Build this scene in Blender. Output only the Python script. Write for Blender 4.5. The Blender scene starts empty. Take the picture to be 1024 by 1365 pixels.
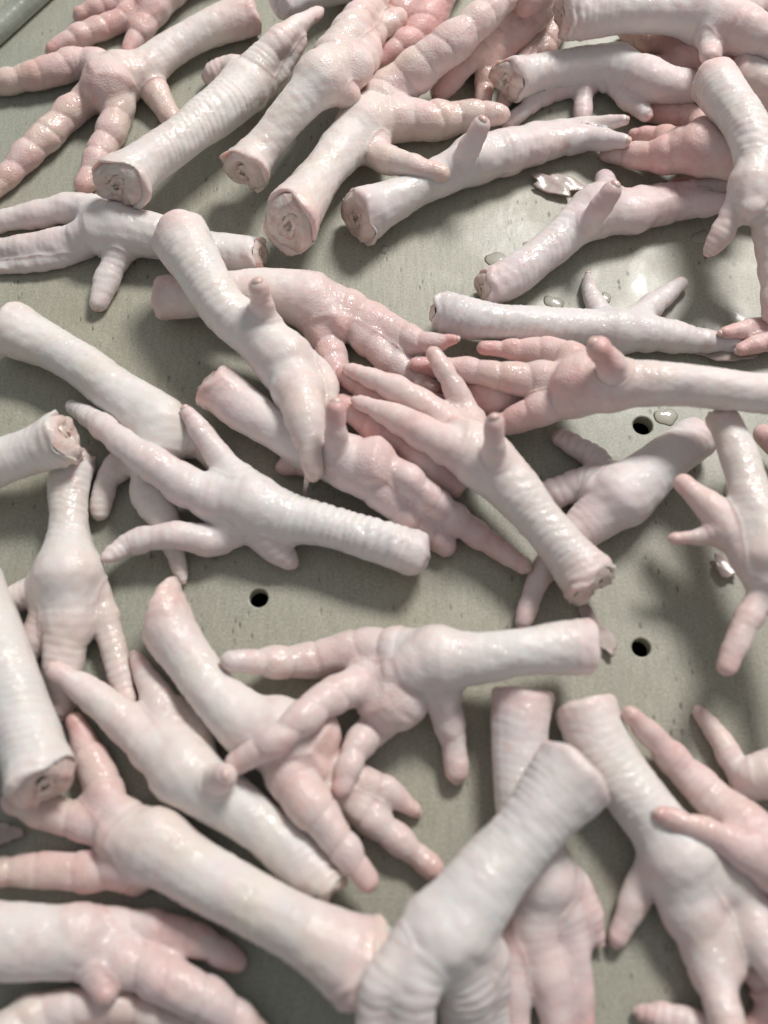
import bpy, bmesh, math, random
import numpy as np
from mathutils import Vector, Matrix

# ------------------------------------------------------------------ camera, world, lamp, exposure
scene = bpy.context.scene
COL = scene.collection
R = math.radians
TILT, FOV, CAM_H = R(22), R(55), 0.34
cam_data = bpy.data.cameras.new('camera')
cam = bpy.data.objects.new('camera', cam_data)
COL.objects.link(cam)
cam.location = (0, -CAM_H * math.tan(TILT), CAM_H)
cam.rotation_euler = (TILT, 0, 0)
cam_data.sensor_fit = 'VERTICAL'
cam_data.sensor_height = 24
cam_data.angle = FOV
cam_data.clip_start = 0.01
cam_data.clip_end = 20
cam_data.dof.use_dof = True
cam_data.dof.focus_distance = 0.40
cam_data.dof.aperture_fstop = 3.7
scene.camera = cam

world = bpy.data.worlds.new('World')
scene.world = world
world.use_nodes = True
bgn = world.node_tree.nodes['Background']
bgn.inputs[0].default_value = (0.93, 0.97, 1.0, 1)
bgn.inputs[1].default_value = 0.31

def lamp(name, loc, target, sx, sy, power, color):
    d = bpy.data.lights.new(name, 'AREA')
    d.shape = 'RECTANGLE'; d.size = sx; d.size_y = sy
    d.energy = power; d.color = color
    o = bpy.data.objects.new(name, d)
    COL.objects.link(o)
    o.location = loc
    v = Vector(target) - Vector(loc)
    o.rotation_euler = v.to_track_quat('-Z', 'Y').to_euler()
    return o
lamp('ceiling_lamp', (0.56, 1.04, 1.28), (0.0, 0.03, 0), 0.50, 0.30, 33, (1.0, 0.965, 0.93))

scene.view_settings.view_transform = 'Standard'
scene.view_settings.look = 'None'
scene.view_settings.exposure = 0.0
scene.view_settings.gamma = 1.0

rng = random.Random(7)
nrng = np.random.RandomState(11)
TANV = math.tan(FOV / 2)
FPX = 682.5 / TANV
CT, ST = math.cos(TILT), math.sin(TILT)
CY = -CAM_H * math.tan(TILT)

def ray(px, py):
    nx = (np.asarray(px, float) - 512) / FPX
    ny = (682.5 - np.asarray(py, float)) / FPX
    return nx, ny * CT + ST, ny * ST - CT      # world direction with unit depth along the axis

def at(px, py, z):
    """point of the place seen at a photograph pixel, at height z; and metres per pixel there"""
    dx, dy, dz = ray(px, py)
    t = (np.asarray(z, float) - CAM_H) / dz
    return t * dx, CY + t * dy, t / FPX

# ------------------------------------------------------------------ materials
def new_mat(name):
    m = bpy.data.materials.new(name); m.use_nodes = True
    nt = m.node_tree
    return m, nt, nt.nodes['Principled BSDF']

def nd(nt, typ, **kw):
    n = nt.nodes.new(typ)
    for k, v in kw.items():
        if k.startswith('_'): setattr(n, k[1:], v)
        else: n.inputs[k.replace('__', ' ')].default_value = v
    return n

def ramp(nt, fac, stops, interp='LINEAR'):
    n = nt.nodes.new('ShaderNodeValToRGB')
    cr = n.color_ramp; cr.interpolation = interp
    while len(cr.elements) > 1: cr.elements.remove(cr.elements[-1])
    for i, (p, c) in enumerate(stops):
        e = cr.elements[0] if i == 0 else cr.elements.new(p)
        e.position = p
        e.color = (c, c, c, 1) if isinstance(c, (int, float)) else (*c, 1)
    nt.links.new(fac, n.inputs[0])
    return n

def mixc(nt, fac, a, b, blend='MIX'):
    n = nt.nodes.new('ShaderNodeMix'); n.data_type = 'RGBA'; n.blend_type = blend
    for s, v in ((n.inputs[0], fac), (n.inputs[6], a), (n.inputs[7], b)):
        if hasattr(v, 'is_linked'): nt.links.new(v, s)
        elif isinstance(v, tuple): s.default_value = (*v, 1)
        else: s.default_value = v
    return n.outputs[2]

def mathn(nt, op, a, b=None, clamp=False):
    n = nt.nodes.new('ShaderNodeMath'); n.operation = op; n.use_clamp = clamp
    for s, v in ((n.inputs[0], a), (n.inputs[1], b)):
        if v is None: continue
        if hasattr(v, 'is_linked'): nt.links.new(v, s)
        else: s.default_value = v
    return n.outputs[0]

def skin_material():
    m, nt, b = new_mat('wet_poultry_skin')
    L = nt.links.new
    tc = nd(nt, 'ShaderNodeTexCoord')
    pink = nd(nt, 'ShaderNodeAttribute', _attribute_name='pink').outputs['Fac']
    pad = nd(nt, 'ShaderNodeAttribute', _attribute_name='pad').outputs['Fac']
    P = tc.outputs['Object']
    n1 = nd(nt, 'ShaderNodeTexNoise', Scale=70, Detail=4, Roughness=.6); L(P, n1.inputs['Vector'])
    n2 = nd(nt, 'ShaderNodeTexNoise', Scale=420, Detail=3, Roughness=.6); L(P, n2.inputs['Vector'])
    f = mathn(nt, 'ADD', pink, mathn(nt, 'MULTIPLY', mathn(nt, 'SUBTRACT', n1.outputs[0], .5), .9))
    f = mathn(nt, 'ADD', f, mathn(nt, 'MULTIPLY', mathn(nt, 'SUBTRACT', n2.outputs[0], .5), .35), True)
    col = ramp(nt, f, [(0, (.725, .70, .675)), (.3, (.725, .655, .63)), (.6, (.70, .55, .53)), (1, (.64, .38, .36))]).outputs[0]
    # faint bluish-lilac bone and tendon shades through thin skin
    n3 = nd(nt, 'ShaderNodeTexNoise', Scale=38, Detail=2); L(P, n3.inputs['Vector'])
    cool = nd(nt, 'ShaderNodeAttribute', _attribute_name='cool').outputs['Fac']
    f3 = mathn(nt, 'ADD', ramp(nt, n3.outputs[0], [(.52, 0), (.70, .45)]).outputs[0], mathn(nt, 'MULTIPLY', cool, .7), True)
    col = mixc(nt, f3, col, (.61, .58, .595))
    # yellowish fat showing in patches on some feet
    warm = nd(nt, 'ShaderNodeAttribute', _attribute_name='warm').outputs['Fac']
    n7 = nd(nt, 'ShaderNodeTexNoise', Scale=52, Detail=3); L(P, n7.inputs['Vector'])
    col = mixc(nt, mathn(nt, 'MULTIPLY', warm, ramp(nt, n7.outputs[0], [(.42, .1), (.62, 1)]).outputs[0]), col, (.70, .60, .46))
    # reddened, bruised spots
    n8 = nd(nt, 'ShaderNodeTexNoise', Scale=44, Detail=4, Roughness=.6); L(P, n8.inputs['Vector'])
    col = mixc(nt, ramp(nt, n8.outputs[0], [(.66, 0), (.80, .6)]).outputs[0], col, (.58, .27, .23))
    # scattered pores and tiny red specks
    v = nd(nt, 'ShaderNodeTexVoronoi', Scale=260, Randomness=1.0); L(P, v.inputs['Vector'])
    sp = ramp(nt, v.outputs['Distance'], [(.04, .5), (.12, 0)]).outputs[0]
    n4 = nd(nt, 'ShaderNodeTexNoise', Scale=60); L(P, n4.inputs['Vector'])
    sp = mathn(nt, 'MULTIPLY', sp, ramp(nt, n4.outputs[0], [(.55, 0), (.68, 1)]).outputs[0])
    col = mixc(nt, sp, col, (.5, .25, .2))
    L(col, b.inputs['Base Color'])
    b.inputs['Subsurface Weight'].default_value = .55
    b.inputs['Subsurface Radius'].default_value = (1.0, .36, .25)
    b.inputs['Subsurface Scale'].default_value = .0045
    n5 = nd(nt, 'ShaderNodeTexNoise', Scale=90, Detail=3); L(P, n5.inputs['Vector'])
    ro = ramp(nt, n5.outputs[0], [(.35, .46), (.65, .66)]).outputs[0]
    L(ro, b.inputs['Roughness'])
    b.inputs['IOR'].default_value = 1.42
    n6 = nd(nt, 'ShaderNodeTexNoise', Scale=55, Detail=2); L(P, n6.inputs['Vector'])
    L(ramp(nt, n6.outputs[0], [(.40, .05), (.66, .8)]).outputs[0], b.inputs['Coat Weight'])
    b.inputs['Coat Roughness'].default_value = .14
    # relief: grain everywhere, beads of the sole where the pad attribute says so
    h1 = nd(nt, 'ShaderNodeTexNoise', Scale=900, Detail=2); L(P, h1.inputs['Vector'])
    h2 = nd(nt, 'ShaderNodeTexVoronoi', Scale=1150, Randomness=.7); L(P, h2.inputs['Vector'])
    hp = mathn(nt, 'MULTIPLY', mathn(nt, 'SUBTRACT', .6, h2.outputs['Distance']), mathn(nt, 'ADD', mathn(nt, 'MULTIPLY', pad, .75), .08))
    hh = mathn(nt, 'ADD', mathn(nt, 'MULTIPLY', h1.outputs[0], .30), hp)
    h3 = nd(nt, 'ShaderNodeTexNoise', Scale=240, Detail=2); L(P, h3.inputs['Vector'])
    hh = mathn(nt, 'ADD', hh, mathn(nt, 'MULTIPLY', h3.outputs[0], .8))
    bp = nd(nt, 'ShaderNodeBump', Strength=.6, Distance=.0005)
    L(hh, bp.inputs['Height']); L(bp.outputs[0], b.inputs['Normal'])
    h4 = nd(nt, 'ShaderNodeTexNoise', Scale=520, Detail=2); L(P, h4.inputs['Vector'])
    bc = nd(nt, 'ShaderNodeBump', Strength=.8, Distance=.0009)
    L(mathn(nt, 'ADD', h4.outputs[0], mathn(nt, 'MULTIPLY', h3.outputs[0], .8)), bc.inputs['Height']); L(bc.outputs[0], b.inputs['Coat Normal'])
    return m

def simple_mat(name, stops, scale, rough, sss=.25, coat=.4, bump=.0006, bscale=500):
    m, nt, b = new_mat(name)
    L = nt.links.new
    tc = nd(nt, 'ShaderNodeTexCoord'); P = tc.outputs['Object']
    n = nd(nt, 'ShaderNodeTexNoise', Scale=scale, Detail=4, Roughness=.65); L(P, n.inputs['Vector'])
    L(ramp(nt, n.outputs[0], stops).outputs[0], b.inputs['Base Color'])
    b.inputs['Roughness'].default_value = rough
    b.inputs['Subsurface Weight'].default_value = sss
    b.inputs['Subsurface Radius'].default_value = (1, .35, .2)
    b.inputs['Subsurface Scale'].default_value = .002
    b.inputs['Coat Weight'].default_value = coat
    b.inputs['Coat Roughness'].default_value = .12
    h = nd(nt, 'ShaderNodeTexNoise', Scale=bscale, Detail=3); L(P, h.inputs['Vector'])
    bp = nd(nt, 'ShaderNodeBump', Strength=.7, Distance=bump); L(h.outputs[0], bp.inputs['Height'])
    L(bp.outputs[0], b.inputs['Normal'])
    return m

SKIN = skin_material()
FLESH = simple_mat('cut_flesh', [(.28, (.58, .33, .29)), (.42, (.66, .50, .45)), (.58, (.69, .59, .54)), (.75, (.70, .65, .60))], 150, .32, bump=.0009, bscale=420)
BONE = simple_mat('cut_bone', [(.35, (.58, .38, .33)), (.5, (.67, .55, .49)), (.7, (.71, .66, .60))], 260, .35)
NAILM = simple_mat('nail_bed_skin', [(.3, (.56, .36, .32)), (.55, (.66, .49, .44)), (.75, (.69, .57, .52))], 300, .38)

def belt_material():
    m, nt, b = new_mat('worn_belt')
    L = nt.links.new
    tc = nd(nt, 'ShaderNodeTexCoord'); P = tc.outputs['Object']
    mp = nd(nt, 'ShaderNodeMapping'); L(P, mp.inputs['Vector'])
    mp.inputs['Rotation'].default_value = (0, 0, R(-58)); mp.inputs['Scale'].default_value = (1, .22, 1)
    Q = mp.outputs[0]
    mp2 = nd(nt, 'ShaderNodeMapping'); L(P, mp2.inputs['Vector'])
    mp2.inputs['Rotation'].default_value = (0, 0, R(-52)); mp2.inputs['Scale'].default_value = (1, .45, 1)
    Q2 = mp2.outputs[0]
    big = nd(nt, 'ShaderNodeTexNoise', Scale=7, Detail=3); L(P, big.inputs['Vector'])
    col = ramp(nt, big.outputs[0], [(.32, (.295, .310, .256)), (.5, (.328, .322, .262)), (.68, (.35, .336, .264))]).outputs[0]
    gr = nd(nt, 'ShaderNodeTexNoise', Scale=1000, Detail=4, Roughness=.75); L(P, gr.inputs['Vector'])
    col = mixc(nt, .55, col, ramp(nt, gr.outputs[0], [(.28, .24), (.5, .5), (.72, .76)]).outputs[0], 'OVERLAY')
    st = nd(nt, 'ShaderNodeTexNoise', Scale=420, Detail=4, Roughness=.6); L(Q, st.inputs['Vector'])
    col = mixc(nt, .6, col, ramp(nt, st.outputs[0], [(.3, .43), (.5, .5), (.7, .57)]).outputs[0], 'OVERLAY')
    # dark pits, elongated along the wear
    v = nd(nt, 'ShaderNodeTexVoronoi', Scale=330, Randomness=1); L(Q2, v.inputs['Vector'])
    pit = ramp(nt, v.outputs['Distance'], [(.08, 1), (.24, 0)]).outputs[0]
    sel = nd(nt, 'ShaderNodeTexNoise', Scale=55, Detail=3); L(P, sel.inputs['Vector'])
    pit = mathn(nt, 'MULTIPLY', pit, ramp(nt, sel.outputs[0], [(.46, 0), (.62, .75)]).outputs[0])
    col = mixc(nt, pit, col, (.10, .10, .08))
    # brown stains
    sn = nd(nt, 'ShaderNodeTexNoise', Scale=19, Detail=5, Roughness=.65, Distortion=.6); L(P, sn.inputs['Vector'])
    col = mixc(nt, ramp(nt, sn.outputs[0], [(.56, 0), (.75, .5)]).outputs[0], col, (.25, .22, .15))
    L(col, b.inputs['Base Color'])
    wet = nd(nt, 'ShaderNodeTexNoise', Scale=26, Detail=3, Distortion=.8); L(P, wet.inputs['Vector'])
    w = ramp(nt, wet.outputs[0], [(.48, .1), (.64, .9)]).outputs[0]
    L(w, b.inputs['Coat Weight'])
    wet2 = nd(nt, 'ShaderNodeTexNoise', Scale=34, Detail=3, Distortion=1.2); L(P, wet2.inputs['Vector'])
    L(ramp(nt, wet2.outputs[0], [(.50, .36), (.66, .13)]).outputs[0], b.inputs['Coat Roughness'])
    b.inputs['Coat IOR'].default_value = 1.33
    b.inputs['Roughness'].default_value = .48
    hb = mathn(nt, 'SUBTRACT', mathn(nt, 'ADD', mathn(nt, 'MULTIPLY', gr.outputs[0], .35), mathn(nt, 'MULTIPLY', st.outputs[0], .6)), pit)
    bp = nd(nt, 'ShaderNodeBump', Strength=.5, Distance=.0005); L(hb, bp.inputs['Height'])
    L(bp.outputs[0], b.inputs['Normal'])
    wb = nd(nt, 'ShaderNodeTexNoise', Scale=130, Detail=2); L(P, wb.inputs['Vector'])
    bw = nd(nt, 'ShaderNodeBump', Strength=.25, Distance=.0008); L(wb.outputs[0], bw.inputs['Height'])
    L(bw.outputs[0], b.inputs['Coat Normal'])
    return m
BELT = belt_material()

def water_material():
    m, nt, b = new_mat('clear_water')
    # a shallow film: the belt's own colour seen through a clear, smooth water surface
    b.inputs['Base Color'].default_value = (.325, .32, .262, 1)
    b.inputs['Roughness'].default_value = .5
    b.inputs['Coat Weight'].default_value = 1
    b.inputs['Coat Roughness'].default_value = .015
    b.inputs['Coat IOR'].default_value = 1.36
    return m
WATER = water_material()

def membrane_material():
    m, nt, b = new_mat('thin_membrane')
    L = nt.links.new
    tc = nd(nt, 'ShaderNodeTexCoord'); P = tc.outputs['Object']
    n = nd(nt, 'ShaderNodeTexNoise', Scale=260, Detail=3); L(P, n.inputs['Vector'])
    L(ramp(nt, n.outputs[0], [(.35, (.46, .35, .32)), (.65, (.54, .46, .42))]).outputs[0], b.inputs['Base Color'])
    b.inputs['Transmission Weight'].default_value = .25
    b.inputs['Roughness'].default_value = .5
    b.inputs['Subsurface Weight'].default_value = .3
    b.inputs['Subsurface Scale'].default_value = .002
    b.inputs['Coat Weight'].default_value = .3
    b.inputs['Coat Roughness'].default_value = .08
    bp = nd(nt, 'ShaderNodeBump', Strength=.3, Distance=.0004); L(n.outputs[0], bp.inputs['Height'])
    L(bp.outputs[0], b.inputs['Normal'])
    return m
MEMBRANE = membrane_material()

# ------------------------------------------------------------------ the belt with its drilled holes
HOLES = [(345, 797, 13.5), (855, 863, 13.5), (857, 567, 14), (368, 371, 13)]
def build_belt():
    x0, x1, y0, y1, th = -.62, .62, -.55, .75, .006
    bm = bmesh.new()
    bmesh.ops.create_cube(bm, size=1, matrix=Matrix.Translation(((x0 + x1) / 2, (y0 + y1) / 2, -th / 2)) @ Matrix.Diagonal((x1 - x0, y1 - y0, th, 1)))
    me = bpy.data.meshes.new('belt'); bm.to_mesh(me); bm.free()
    o = bpy.data.objects.new('belt', me); COL.objects.link(o)
    o.data.materials.append(BELT)
    bm = bmesh.new()
    for px, py, r in HOLES:
        x, y, s = at(px, py, 0)
        rr = r * s * .93
        bmesh.ops.create_cone(bm, cap_ends=True, segments=40, radius1=rr, radius2=rr, depth=.04, matrix=Matrix.Translation((x, y, 0)))
    cm = bpy.data.meshes.new('cutter'); bm.to_mesh(cm); bm.free()
    c = bpy.data.objects.new('cutter', cm); COL.objects.link(c)
    md = o.modifiers.new('holes', 'BOOLEAN'); md.object = c; md.solver = 'EXACT'
    bv = o.modifiers.new('soft', 'BEVEL'); bv.width = .0006; bv.segments = 2; bv.limit_method = 'ANGLE'; bv.angle_limit = R(50)
    dg = bpy.context.evaluated_depsgraph_get()
    nm = bpy.data.meshes.new_from_object(o.evaluated_get(dg))
    o.modifiers.clear(); o.data = nm; nm.name = 'belt'
    bpy.data.objects.remove(c)
    o['kind'] = 'structure'
    # the dark slider bed that carries the belt, a few centimetres below
    bm = bmesh.new()
    bmesh.ops.create_cube(bm, size=1, matrix=Matrix.Translation((0, .1, -.05)) @ Matrix.Diagonal((1.24, 1.3, .01, 1)))
    me = bpy.data.meshes.new('bed'); bm.to_mesh(me); bm.free()
    u = bpy.data.objects.new('slider_bed', me); COL.objects.link(u); u['kind'] = 'structure'
    u.data.materials.append(simple_mat('dark_steel', [(.3, (.05, .05, .045)), (.7, (.09, .09, .08))], 60, .3, 0, .3))
build_belt()

# ------------------------------------------------------------------ the feet: skeletons read off the photograph
# (x, y, half width) in photograph pixels; 'up' toes carry heights in mm above the knuckle
GROUP = 'raw chicken feet strewn over the belt'
FEET = []
def foot(label, layer, shank, toes=(), hind=None, up=None, pads=(), sole=False, pink=.3, sc=1.0, cap='cut', tilt=8, hl=0, cool=0.0, lift=0, skew=0.0):
    """shank runs from the cut end to the knuckle; toes: lists of points, or (points, layer shift)"""
    FEET.append(dict(label=label, layer=layer, shank=shank, toes=toes, hind=hind, up=up, pads=pads, sole=sole, pink=pink, sc=sc, cap=cap, tilt=tilt, hl=hl, cool=cool, lift=lift, skew=skew))

foot("foot with its beaded sole turned up and toes spread, top left corner", 2,
     [(338, 18, 30), (290, 34, 28), (235, 62, 26), (196, 90, 28), (160, 104, 32)],
     [[(113, 82, 22), (74, 94, 23), (35, 103, 20), (-12, 112, 16)], [(104, 142, 22), (62, 180, 22), (24, 219, 19), (-8, 255, 14)],
      [(152, 168, 22), (134, 203, 21), (114, 246, 15)]], hind=[(190, 98, 19), (211, 130, 19), (230, 160, 15)],
     pads=[(146, 122, 36)], sole=True, pink=.42, cap='blunt')
foot("three toes reaching in from the top edge above the upturned beaded sole", 1,
     [(330, -70, 28), (260, -40, 27), (222, -18, 28)],
     [[(180, -3, 16), (140, 8, 15), (108, 20, 12)], [(165, 25, 17), (115, 45, 17), (72, 66, 13)], [(200, 22, 20), (182, 48, 16), (172, 68, 12)]], pink=.5, sole=True)
foot("ribbed foot with oblique cut end just right of the upturned beaded sole", 3,
     [(158, 246, 42), (186, 224, 35), (234, 190, 34), (285, 152, 35), (330, 112, 36)],
     [[(355, 72, 22), (385, 42, 17), (425, 16, 9)], [(364, 108, 15), (384, 82, 13), (402, 56, 10)]], hind=[(312, 92, 20), (288, 100, 19)],
     pink=.2, sc=1.15, tilt=6, skew=.32)
foot("foot with flared ragged cut end between two larger shanks, upper left", 4,
     [(326, 228, 40), (346, 202, 30), (392, 147, 29), (430, 104, 33)],
     [[(456, 58, 27), (482, 22, 24), (506, -8, 18)], [(478, 82, 30), (492, 52, 20), (530, 24, 14)]], hind=[(440, 112, 22), (464, 128, 19)],
     pads=[(468, 96, 32)], sole=True, pink=.3, sc=.7, tilt=14, skew=.2)
foot("foot with big round reddish cut face and thick segmented toes, upper middle", 4.6,
     [(386, 299, 46), (406, 264, 37), (445, 212, 33), (486, 168, 36)],
     [[(519, 124, 32), (573, 80, 30), (622, 42, 26), (674, -4, 20)], [(534, 160, 30), (575, 162, 28), (624, 154, 22), (667, 152, 15)]],
     hind=[(505, 206, 22), (540, 220, 18), (588, 231, 14)], sole=True, pink=.34, sc=.8, tilt=17, skew=-.2)
foot("foot with knobbly white end lying just right of the big round cut face", 4.2,
     [(478, 290, 43), (518, 270, 32), (574, 242, 29), (634, 212, 33)],
     [[(680, 203, 30), (724, 192, 25), (772, 186, 19), (832, 188, 12)], [(700, 185, 20), (760, 170, 13), (832, 160, 9)]],
     up=[(612, 219, 18, 6), (628, 192, 17, 16), (641, 167, 13, 24)], pink=.25, sc=.5, tilt=5, cool=.45)
foot("greyish foot with sawn end at left, directly below the thick level shank", 3.2,
     [(676, 108, 32), (718, 94, 26), (778, 86, 26), (822, 90, 30)],
     [[(878, 110, 30), (930, 118, 20)], [(830, 125, 16), (860, 152, 12)], [(790, 108, 14), (730, 126, 13), (676, 166, 10)]],
     hind=[(784, 112, 14), (776, 156, 12)], pink=.35, sc=.6, tilt=3, cool=.5, skew=.3)
foot("thick pale shank lying level along the top edge, one toe hanging down", 4.5,
     [(752, 22, 36), (820, 14, 36), (895, 14, 34), (944, 20, 38)],
     [[(990, 40, 34), (1040, 60, 26)], [(1000, 8, 26), (1050, 0, 22)]], hind=[(954, 30, 24), (950, 52, 22), (948, 74, 16)], pink=.32, sc=.4, tilt=0)
foot("foot with reddest toes, pointing left, tucked under the bent upright shank", 3,
     [(1020, 232, 30), (975, 212, 32), (932, 198, 33)],
     [[(884, 206, 26), (848, 207, 19), (810, 206, 11)], [(938, 168, 22), (892, 152, 20), (852, 142, 15)], [(884, 182, 17), (846, 180, 11)]],
     sole=True, pink=.72)
foot("tall bent foot at the upper right edge, cut end up, toes down", 5,
     [(950, 106, 36), (968, 130, 36), (994, 168, 34), (1010, 215, 32), (1004, 250, 33)],
     [[(984, 275, 19), (964, 310, 17), (948, 332, 13)], [(1018, 290, 22), (1024, 340, 17), (1026, 420, 13)]], pink=.3, sc=.3, cap='blunt')
foot("grey-pink shank end poking in behind the tall bent foot", 4,
     [(978, 96, 30), (1010, 108, 34), (1060, 130, 34)], [[(1100, 150, 20), (1130, 170, 12)]], pink=.4, sc=.3, cap='blunt')
foot("foot slanting up right beside the wet glints, short hind toe standing up", 2.5,
     [(645, 385, 28), (676, 374, 30), (722, 340, 30), (762, 306, 31), (800, 280, 35)],
     [[(836, 284, 30), (876, 277, 26), (930, 272, 19), (966, 270, 14)], [(850, 268, 20), (900, 256, 15), (976, 242, 10)], [(808, 258, 22), (806, 238, 15)]],
     up=[(786, 297, 19, 6), (800, 277, 18, 15), (816, 254, 14, 22)], pink=.42, sc=.4, tilt=4, cool=.3)
foot("long level bluish foot with crumbly white end and pointed toe, right of centre", 3,
     [(586, 412, 27), (625, 425, 31), (690, 431, 29), (760, 436, 28), (825, 442, 28)],
     [[(880, 446, 25), (940, 454, 17), (1004, 460, 10)], [(848, 424, 19), (878, 400, 16), (908, 379, 11)], [(800, 415, 16), (786, 386, 12), (784, 368, 8)]],
     pink=.1, sc=1.1, tilt=2, cool=.5)
foot("foot lying level from the right edge, pink segmented toes pointing left", 4,
     [(1130, 540, 33), (1040, 528, 33), (960, 518, 32), (880, 512, 33), (812, 512, 36)],
     [[(755, 474, 23), (704, 468, 19), (645, 464, 10)], [(712, 506, 26), (664, 500, 22), (594, 487, 14)], [(744, 538, 26), (698, 556, 22), (648, 573, 16)]],
     up=[(826, 502, 24, 4), (814, 485, 22, 13), (798, 464, 16, 20)], pads=[(772, 514, 38)], sole=True, pink=.46, sc=.5)
foot("foot hanging down at the right edge over the dark shadow, toes spread", 3.8,
     [(962, 552, 24), (984, 604, 28), (1004, 672, 34), (1030, 748, 40)],
     [[(1012, 712, 18), (956, 714, 15), (898, 718, 8)], [(1022, 786, 24), (1000, 818, 20), (984, 850, 20), (970, 887, 16)], [(1060, 830, 24), (1070, 900, 16)]],
     hind=[(1016, 766, 27), (996, 738, 27), (956, 686, 23), (912, 645, 14)], pink=.36, sc=.5, lift=22)
foot("ribbed foot with rounded end pointing up right, below the upper right hole", 2.6,
     [(930, 582, 30), (898, 606, 37), (862, 636, 42), (824, 666, 44)],
     [[(800, 620, 20), (776, 600, 17), (748, 584, 14)], [(780, 645, 26), (745, 656, 22), (712, 668, 17)], [(792, 694, 33), (756, 722, 27), (718, 770, 18), (698, 828, 14)]],
     pink=.3, sc=1.3, cap='round', cool=.35)
foot("central foot with three toes fanned to upper left and flared lower right end", 6,
     [(790, 780, 46), (760, 742, 38), (722, 696, 36), (684, 652, 38), (642, 612, 42)],
     [[(582, 552, 22), (534, 521, 20), (466, 493, 11)], [(592, 592, 28), (536, 561, 21), (478, 536, 11)], [(628, 560, 22), (606, 518, 17), (578, 472, 12)]],
     up=[(660, 618, 20, 6), (660, 592, 18, 16), (659, 563, 14, 24)], pink=.36, sc=.35, tilt=8)
foot("smooth foot with one long toe curling down over the central pile", 5,
     [(238, 312, 42), (262, 352, 40), (298, 412, 37), (342, 446, 38), (380, 482, 40)],
     [[(398, 525, 36), (410, 570, 26), (417, 628, 15)], [(428, 500, 20), (440, 540, 13)]],
     up=[(356, 430, 20, 6), (350, 408, 18, 15), (345, 383, 13, 23)], pink=.26, sc=.25, cap='blunt')
foot("half hidden foot under the curling toe, its long pointed toe aimed right", 3,
     [(214, 398, 32), (262, 394, 33), (345, 388, 35), (418, 402, 38)],
     [([(470, 416, 29), (519, 440, 25), (566, 458, 17), (606, 452, 9)], 1.5), [(482, 446, 23), (528, 486, 22), (576, 520, 18)], [(436, 458, 24), (451, 508, 23), (488, 560, 20), (536, 608, 17)]],
     sole=True, pink=.45, sc=.4, cap='blunt')
foot("smooth foot with toes off the left edge and a short hind toe hanging down", 2,
     [(346, 344, 29), (310, 339, 29), (266, 332, 30), (214, 316, 33), (155, 305, 36)],
     [[(108, 278, 24), (48, 286, 20), (-8, 298, 15)], [(92, 322, 23), (38, 330, 19), (-10, 333, 16)], [(80, 344, 14), (24, 355, 11), (-10, 359, 9)]],
     hind=[(160, 332, 21), (142, 372, 18), (131, 404, 13)], pink=.12, sc=.25, tilt=8, cool=.35)
foot("big smooth white shank slanting down from the left edge under another foot", 3,
     [(12, 436, 41), (50, 456, 36), (100, 482, 34), (158, 524, 37), (216, 572, 44)],
     [[(200, 650, 30), (218, 690, 24), (234, 740, 14), (243, 772, 9)], [(160, 620, 22), (142, 645, 18), (134, 682, 14)], [(270, 590, 26), (310, 640, 18)]],
     pink=.06, sc=.35, cap='blunt')
foot("ribbed foot above the left hole, rounded shank end pointing right", 5,
     [(556, 738, 33), (505, 722, 32), (445, 704, 33), (385, 690, 37), (332, 672, 44)],
     [[(252, 650, 31), (178, 600, 22), (130, 563, 18), (96, 542, 11)], [(316, 640, 26), (290, 606, 20), (250, 550, 13)], [(292, 720, 24), (234, 714, 20), (178, 723, 18), (144, 743, 10)]],
     hind=[(366, 728, 26), (384, 746, 17)], pink=.14, sc=1.25, cap='round', cool=.1)
foot("foot beneath the curling toe, two pink toes pointing lower right", 3.5,
     [(288, 516, 38), (330, 548, 34), (380, 578, 34), (432, 600, 35), (472, 620, 37)],
     [[(506, 652, 28), (536, 680, 24), (568, 704, 21), (594, 728, 16)], [(530, 630, 23), (580, 668, 21), (636, 712, 19), (698, 754, 13)], [(400, 618, 18), (380, 622, 14)]],
     up=[(448, 606, 20, 6), (448, 578, 18, 15), (448, 545, 13, 23)], pads=[(498, 622, 34)], sole=True, pink=.42, sc=.5, tilt=2)
foot("rounded shank knob with torn pink end jutting in at the left edge", 6,
     [(88, 582, 42), (55, 596, 37), (10, 612, 36), (-60, 635, 38)], [[(-120, 650, 20), (-160, 660, 12)]], pink=.12, sc=.6, tilt=6)
foot("foot running straight down below the knob at the left edge, toes downward", 3,
     [(98, 608, 31), (92, 650, 30), (92, 705, 31), (90, 770, 46)],
     [[(92, 830, 36), (84, 885, 28), (84, 945, 18)], [(132, 800, 22), (150, 862, 18), (168, 934, 15)], [(40, 790, 22), (0, 808, 16), (-20, 820, 12)], [(56, 830, 24), (38, 872, 17)]],
     pink=.2, sc=.9)
foot("thick white shank with wide sawn end at the lower left edge", 6,
     [(58, 1044, 57), (44, 1004, 49), (22, 930, 46), (-10, 850, 46), (-40, 780, 46)], [[(-70, 720, 26), (-90, 690, 16)]], pink=.04, sc=.2, tilt=4, skew=.12)
foot("foot with pointed pale end left of the lower left hole, toes down right", 5,
     [(213, 812, 42), (240, 862, 39), (285, 925, 40), (335, 968, 48), (372, 978, 52)],
     [[(385, 1030, 36), (430, 1094, 30), (490, 1174, 17)], [(450, 1030, 30), (510, 1052, 21), (552, 1080, 13)], [(440, 1040, 30), (495, 1090, 24), (535, 1122, 22), (578, 1160, 16)]],
     pads=[(418, 985, 38)], sole=True, pink=.36, sc=.4, cap='blunt', skew=.75)
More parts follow.
